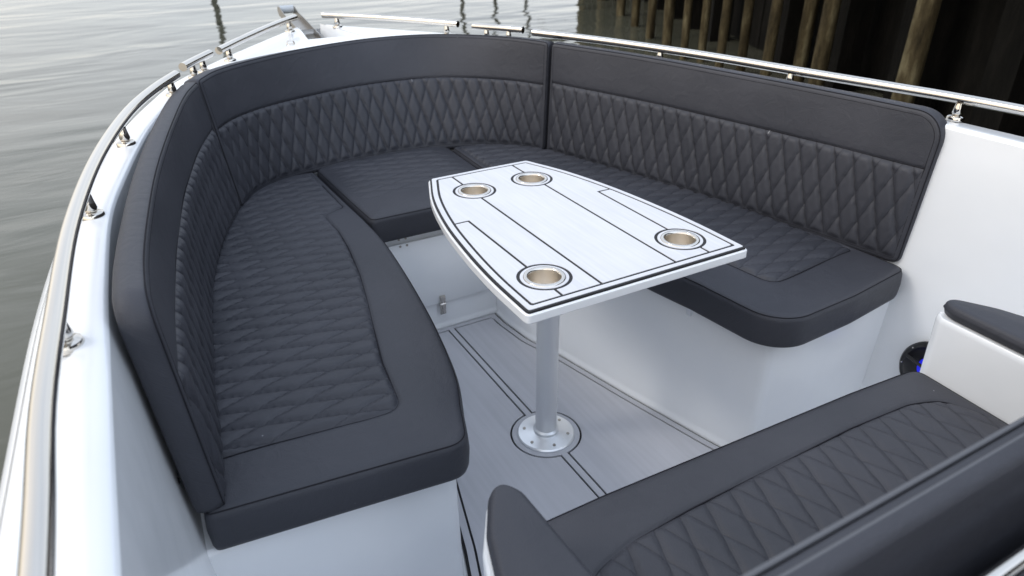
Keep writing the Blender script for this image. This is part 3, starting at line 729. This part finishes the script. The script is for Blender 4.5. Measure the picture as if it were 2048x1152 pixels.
# ------------------------------------------------------------------ water
ZW = -.55
def water():
    m, t, b = mat('harbour_water', (.075, .085, .068), .03); b.inputs['IOR'].default_value = 1.33; b.inputs['Specular IOR Level'].default_value = .5
    tcn = node(t, 'ShaderNodeTexCoord')
    def layer(scale, rot, sc3, det, dist):
        mp_ = node(t, 'ShaderNodeMapping'); mp_.inputs['Scale'].default_value = sc3; mp_.inputs['Rotation'].default_value = (0, 0, R(rot)); t.links.new(tcn.outputs['Object'], mp_.inputs[0])
        n_ = node(t, 'ShaderNodeTexNoise', Scale=scale, Detail=det, Distortion=dist); t.links.new(mp_.outputs[0], n_.inputs['Vector']); return n_.outputs['Fac']
    a_ = layer(.9, 25, (1, 2.2, 1), 3.0, .6); b_ = layer(4.0, -10, (1, 2.6, 1), 4.0, 1.2); c_ = layer(14.0, 10, (1, 2.0, 1), 2.0, .5)
    h0 = layer(.28, 30, (1, 2.0, 1), 2.0, .8)
    h = mathn(t, 'ADD', mathn(t, 'MULTIPLY', h0, 5.0), mathn(t, 'ADD', mathn(t, 'ADD', mathn(t, 'MULTIPLY', a_, 1.0), mathn(t, 'MULTIPLY', b_, .08)), mathn(t, 'MULTIPLY', c_, .010)))
    bp = node(t, 'ShaderNodeBump', Strength=.2, Distance=.08); t.links.new(h, bp.inputs['Height']); t.links.new(bp.outputs[0], b.inputs['Normal'])
    n_ = layer(.35, 0, (1, 1, 1), 3.0, 0)
    t.links.new(ramp(t, n_, [(.3, (.072, .075, .056)), (.7, (.095, .094, .072))]), b.inputs['Base Color'])
    return m
S = 900
o = make('water', [(-S, -S, ZW), (S, -S, ZW), (S, S, ZW), (-S, S, ZW)], [(0, 1, 2, 3)], water(), smooth=False)
tag(o, 'calm grey-green harbour water', None, None, 'structure')

# ------------------------------------------------------------------ quay on piles
def pilewood(name, c0, c1, c2):
    m, t, b = mat(name, c0, .9); b.inputs['Specular IOR Level'].default_value = .12
    tcn = node(t, 'ShaderNodeTexCoord'); mp_ = node(t, 'ShaderNodeMapping'); mp_.inputs['Scale'].default_value = (1, 1, .25); t.links.new(tcn.outputs['Object'], mp_.inputs[0])
    n_ = node(t, 'ShaderNodeTexNoise', Scale=9.0, Detail=8.0, Roughness=.7); t.links.new(mp_.outputs[0], n_.inputs['Vector'])
    t.links.new(ramp(t, n_.outputs['Fac'], [(.32, c0), (.5, c1), (.68, c2)]), b.inputs['Base Color'])
    n2 = node(t, 'ShaderNodeTexNoise', Scale=40.0, Detail=6.0); t.links.new(mp_.outputs[0], n2.inputs['Vector'])
    bp = node(t, 'ShaderNodeBump', Strength=.6, Distance=.02); t.links.new(n2.outputs['Fac'], bp.inputs['Height']); t.links.new(bp.outputs[0], b.inputs['Normal'])
    return m
PILE = pilewood('algae_pile', (.015, .012, .007), (.060, .048, .026), (.150, .132, .080))
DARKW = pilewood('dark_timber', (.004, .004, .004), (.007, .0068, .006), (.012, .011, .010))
TH = R(17); cx, cy = -.856, -1.352
A_ = np.array([cx+6.5*math.sin(R(57.99)), cy+6.5*math.cos(R(57.99))]); D_ = np.array([math.sin(TH), math.cos(TH)]); Nn = np.array([math.cos(TH), -math.sin(TH)])
def bearing(phi, back=0.0):
    if phi < 40.9:
        d = np.array([math.sin(R(phi)), math.cos(R(phi))]); o0 = B2+N2*back-np.array([cx, cy])
        t_, s_ = np.linalg.solve(np.array([[d[0], -D2[0]], [d[1], -D2[1]]]), o0); return np.array([cx, cy])+d*t_, t_
    d = np.array([math.sin(R(phi)), math.cos(R(phi))]); o0 = A_+Nn*back-np.array([cx, cy])
    # cam + d*t = A + back + D*s
    M = np.array([[d[0], -D_[0]], [d[1], -D_[1]]]); t_, s_ = np.linalg.solve(M, o0); return np.array([cx, cy])+d*t_, t_
def pile(p, wd, ztop, label, name='pile', group='timber piles under the quay', m=PILE, cat='pile', zb=-2.0):
    rg = np.random.default_rng(int(abs(p[0]*100))); wd *= .88; n = 12; V = []; Fs = []; zs = np.linspace(zb, ztop, 14)
    lean = rg.uniform(-.01, .01, 2); rj = rg.uniform(.94, 1.06, n)
    for i, zz in enumerate(zs):
        for q in range(n):
            a = 2*math.pi*q/n; sq = 1/max(abs(math.cos(a)), abs(math.sin(a)))**.45
            r_ = wd/2*sq*rj[q]*(1+.03*math.sin(i*1.7+q))*.93
            V.append((p[0]+lean[0]*zz+r_*math.cos(a+TH), p[1]+lean[1]*zz+r_*math.sin(a+TH), zz))
    for i in range(13):
        for q in range(n): Fs.append((i*n+q, i*n+(q+1) % n, (i+1)*n+(q+1) % n, (i+1)*n+q))
    Fs.append(tuple(range(13*n, 14*n)))
    o = make(name, V, Fs, m, sharp=60); return tag(o, label, cat, group)
B2 = bearing(41.0)[0]; TH2 = R(26); D2 = np.array([math.sin(TH2), math.cos(TH2)]); N2 = np.array([math.cos(TH2), -math.sin(TH2)])
specs = [(67.5, 0, .21, 'quay pile at the right edge of the view, just above the rail'),
         (57.99, 0, .20, 'broad mossy quay pile standing alone, nearest and widest in the row'),
         (52.12, 0, .168, 'red-brown quay pile, right one of the close pair'),
         (50.76, .35, .16, 'yellow-green quay pile, left one of the close pair'),
         (48.5, 0, .135, 'slender pale pile next left of the close pair'),
         (46.6, .3, .13, 'thin dark greenish pile, second left of the close pair'),
         (45.07, 0, .125, 'thin sunlit-edged pile, third left of the close pair'),
         (43.63, .15, .12, 'thin pile, fourth left of the close pair'),
         (42.31, 0, .12, 'thin rusty pile, fifth left of the close pair'),
         (40.97, 0, .15, 'dim thin pile, sixth left of the close pair'),
         (39.7, 0, .15, 'dim thin pile, seventh left of the close pair'),
         (38.5, 0, .16, 'dim thin pile, eighth left of the close pair, near the dark water edge'),
         (37.4, 0, .18, 'faint far pile, ninth left of the close pair'),
         (35.9, 0, .2, 'faint far pile, tenth left of the close pair'), (34.4, 0, .22, 'farthest pile of the quay, last before open water')]
for phi, back, wd, lab in specs:
    p, t_ = bearing(phi, back); pile(p, wd, 2.3, lab)
# deck of the quay, cap beam and dark back wall
def slab(name, s0, s1, n0, n1, z0, z1, m, parent=None, seg=0):
    V = []; A0, D0, N0 = (A_, D_, Nn) if not seg else (B2, D2, N2)
    for zz in (z0, z1):
        for s_, n_ in ((s0, n0), (s1, n0), (s1, n1), (s0, n1)): q = A0+D0*s_+N0*n_; V.append((q[0], q[1], zz))
    return make(name, V, [(0, 1, 2, 3)[::-1], (4, 5, 6, 7), (0, 1, 5, 4), (1, 2, 6, 5), (2, 3, 7, 6), (3, 0, 4, 7)], m, parent, smooth=False)
SE = float(np.dot(B2-A_, D_)); SF = 15.0
quay = empty('quay', (float(A_[0]), float(A_[1]), 0), 'dark timber quay behind the boat, black underneath between its piles', 'quay')
def Q(o): return reparent(o, quay)
for sg, s0, s1 in ((0, -14, SE), (1, .01, SF)):
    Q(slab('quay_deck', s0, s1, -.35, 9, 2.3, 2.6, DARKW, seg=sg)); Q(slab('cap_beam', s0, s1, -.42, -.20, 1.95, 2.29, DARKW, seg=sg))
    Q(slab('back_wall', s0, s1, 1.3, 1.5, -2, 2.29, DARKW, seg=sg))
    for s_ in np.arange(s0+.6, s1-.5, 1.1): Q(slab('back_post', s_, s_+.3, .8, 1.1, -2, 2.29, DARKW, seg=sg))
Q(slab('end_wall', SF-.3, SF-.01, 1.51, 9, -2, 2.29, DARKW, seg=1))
# mooring piles out in the water
for phi, d, lab in ((7.77, 21, 'mooring pile standing alone far out on the left'), (25.4, 22, 'mooring pile, left of three far off the bow'), (27.9, 24, 'mooring pile, middle of three far off the bow'), (30.3, 25, 'mooring pile, right of three, nearest the quay')):
    h = {7.77: 2.3, 25.4: 1.9, 27.9: 2.1, 30.3: 2.6}[phi]
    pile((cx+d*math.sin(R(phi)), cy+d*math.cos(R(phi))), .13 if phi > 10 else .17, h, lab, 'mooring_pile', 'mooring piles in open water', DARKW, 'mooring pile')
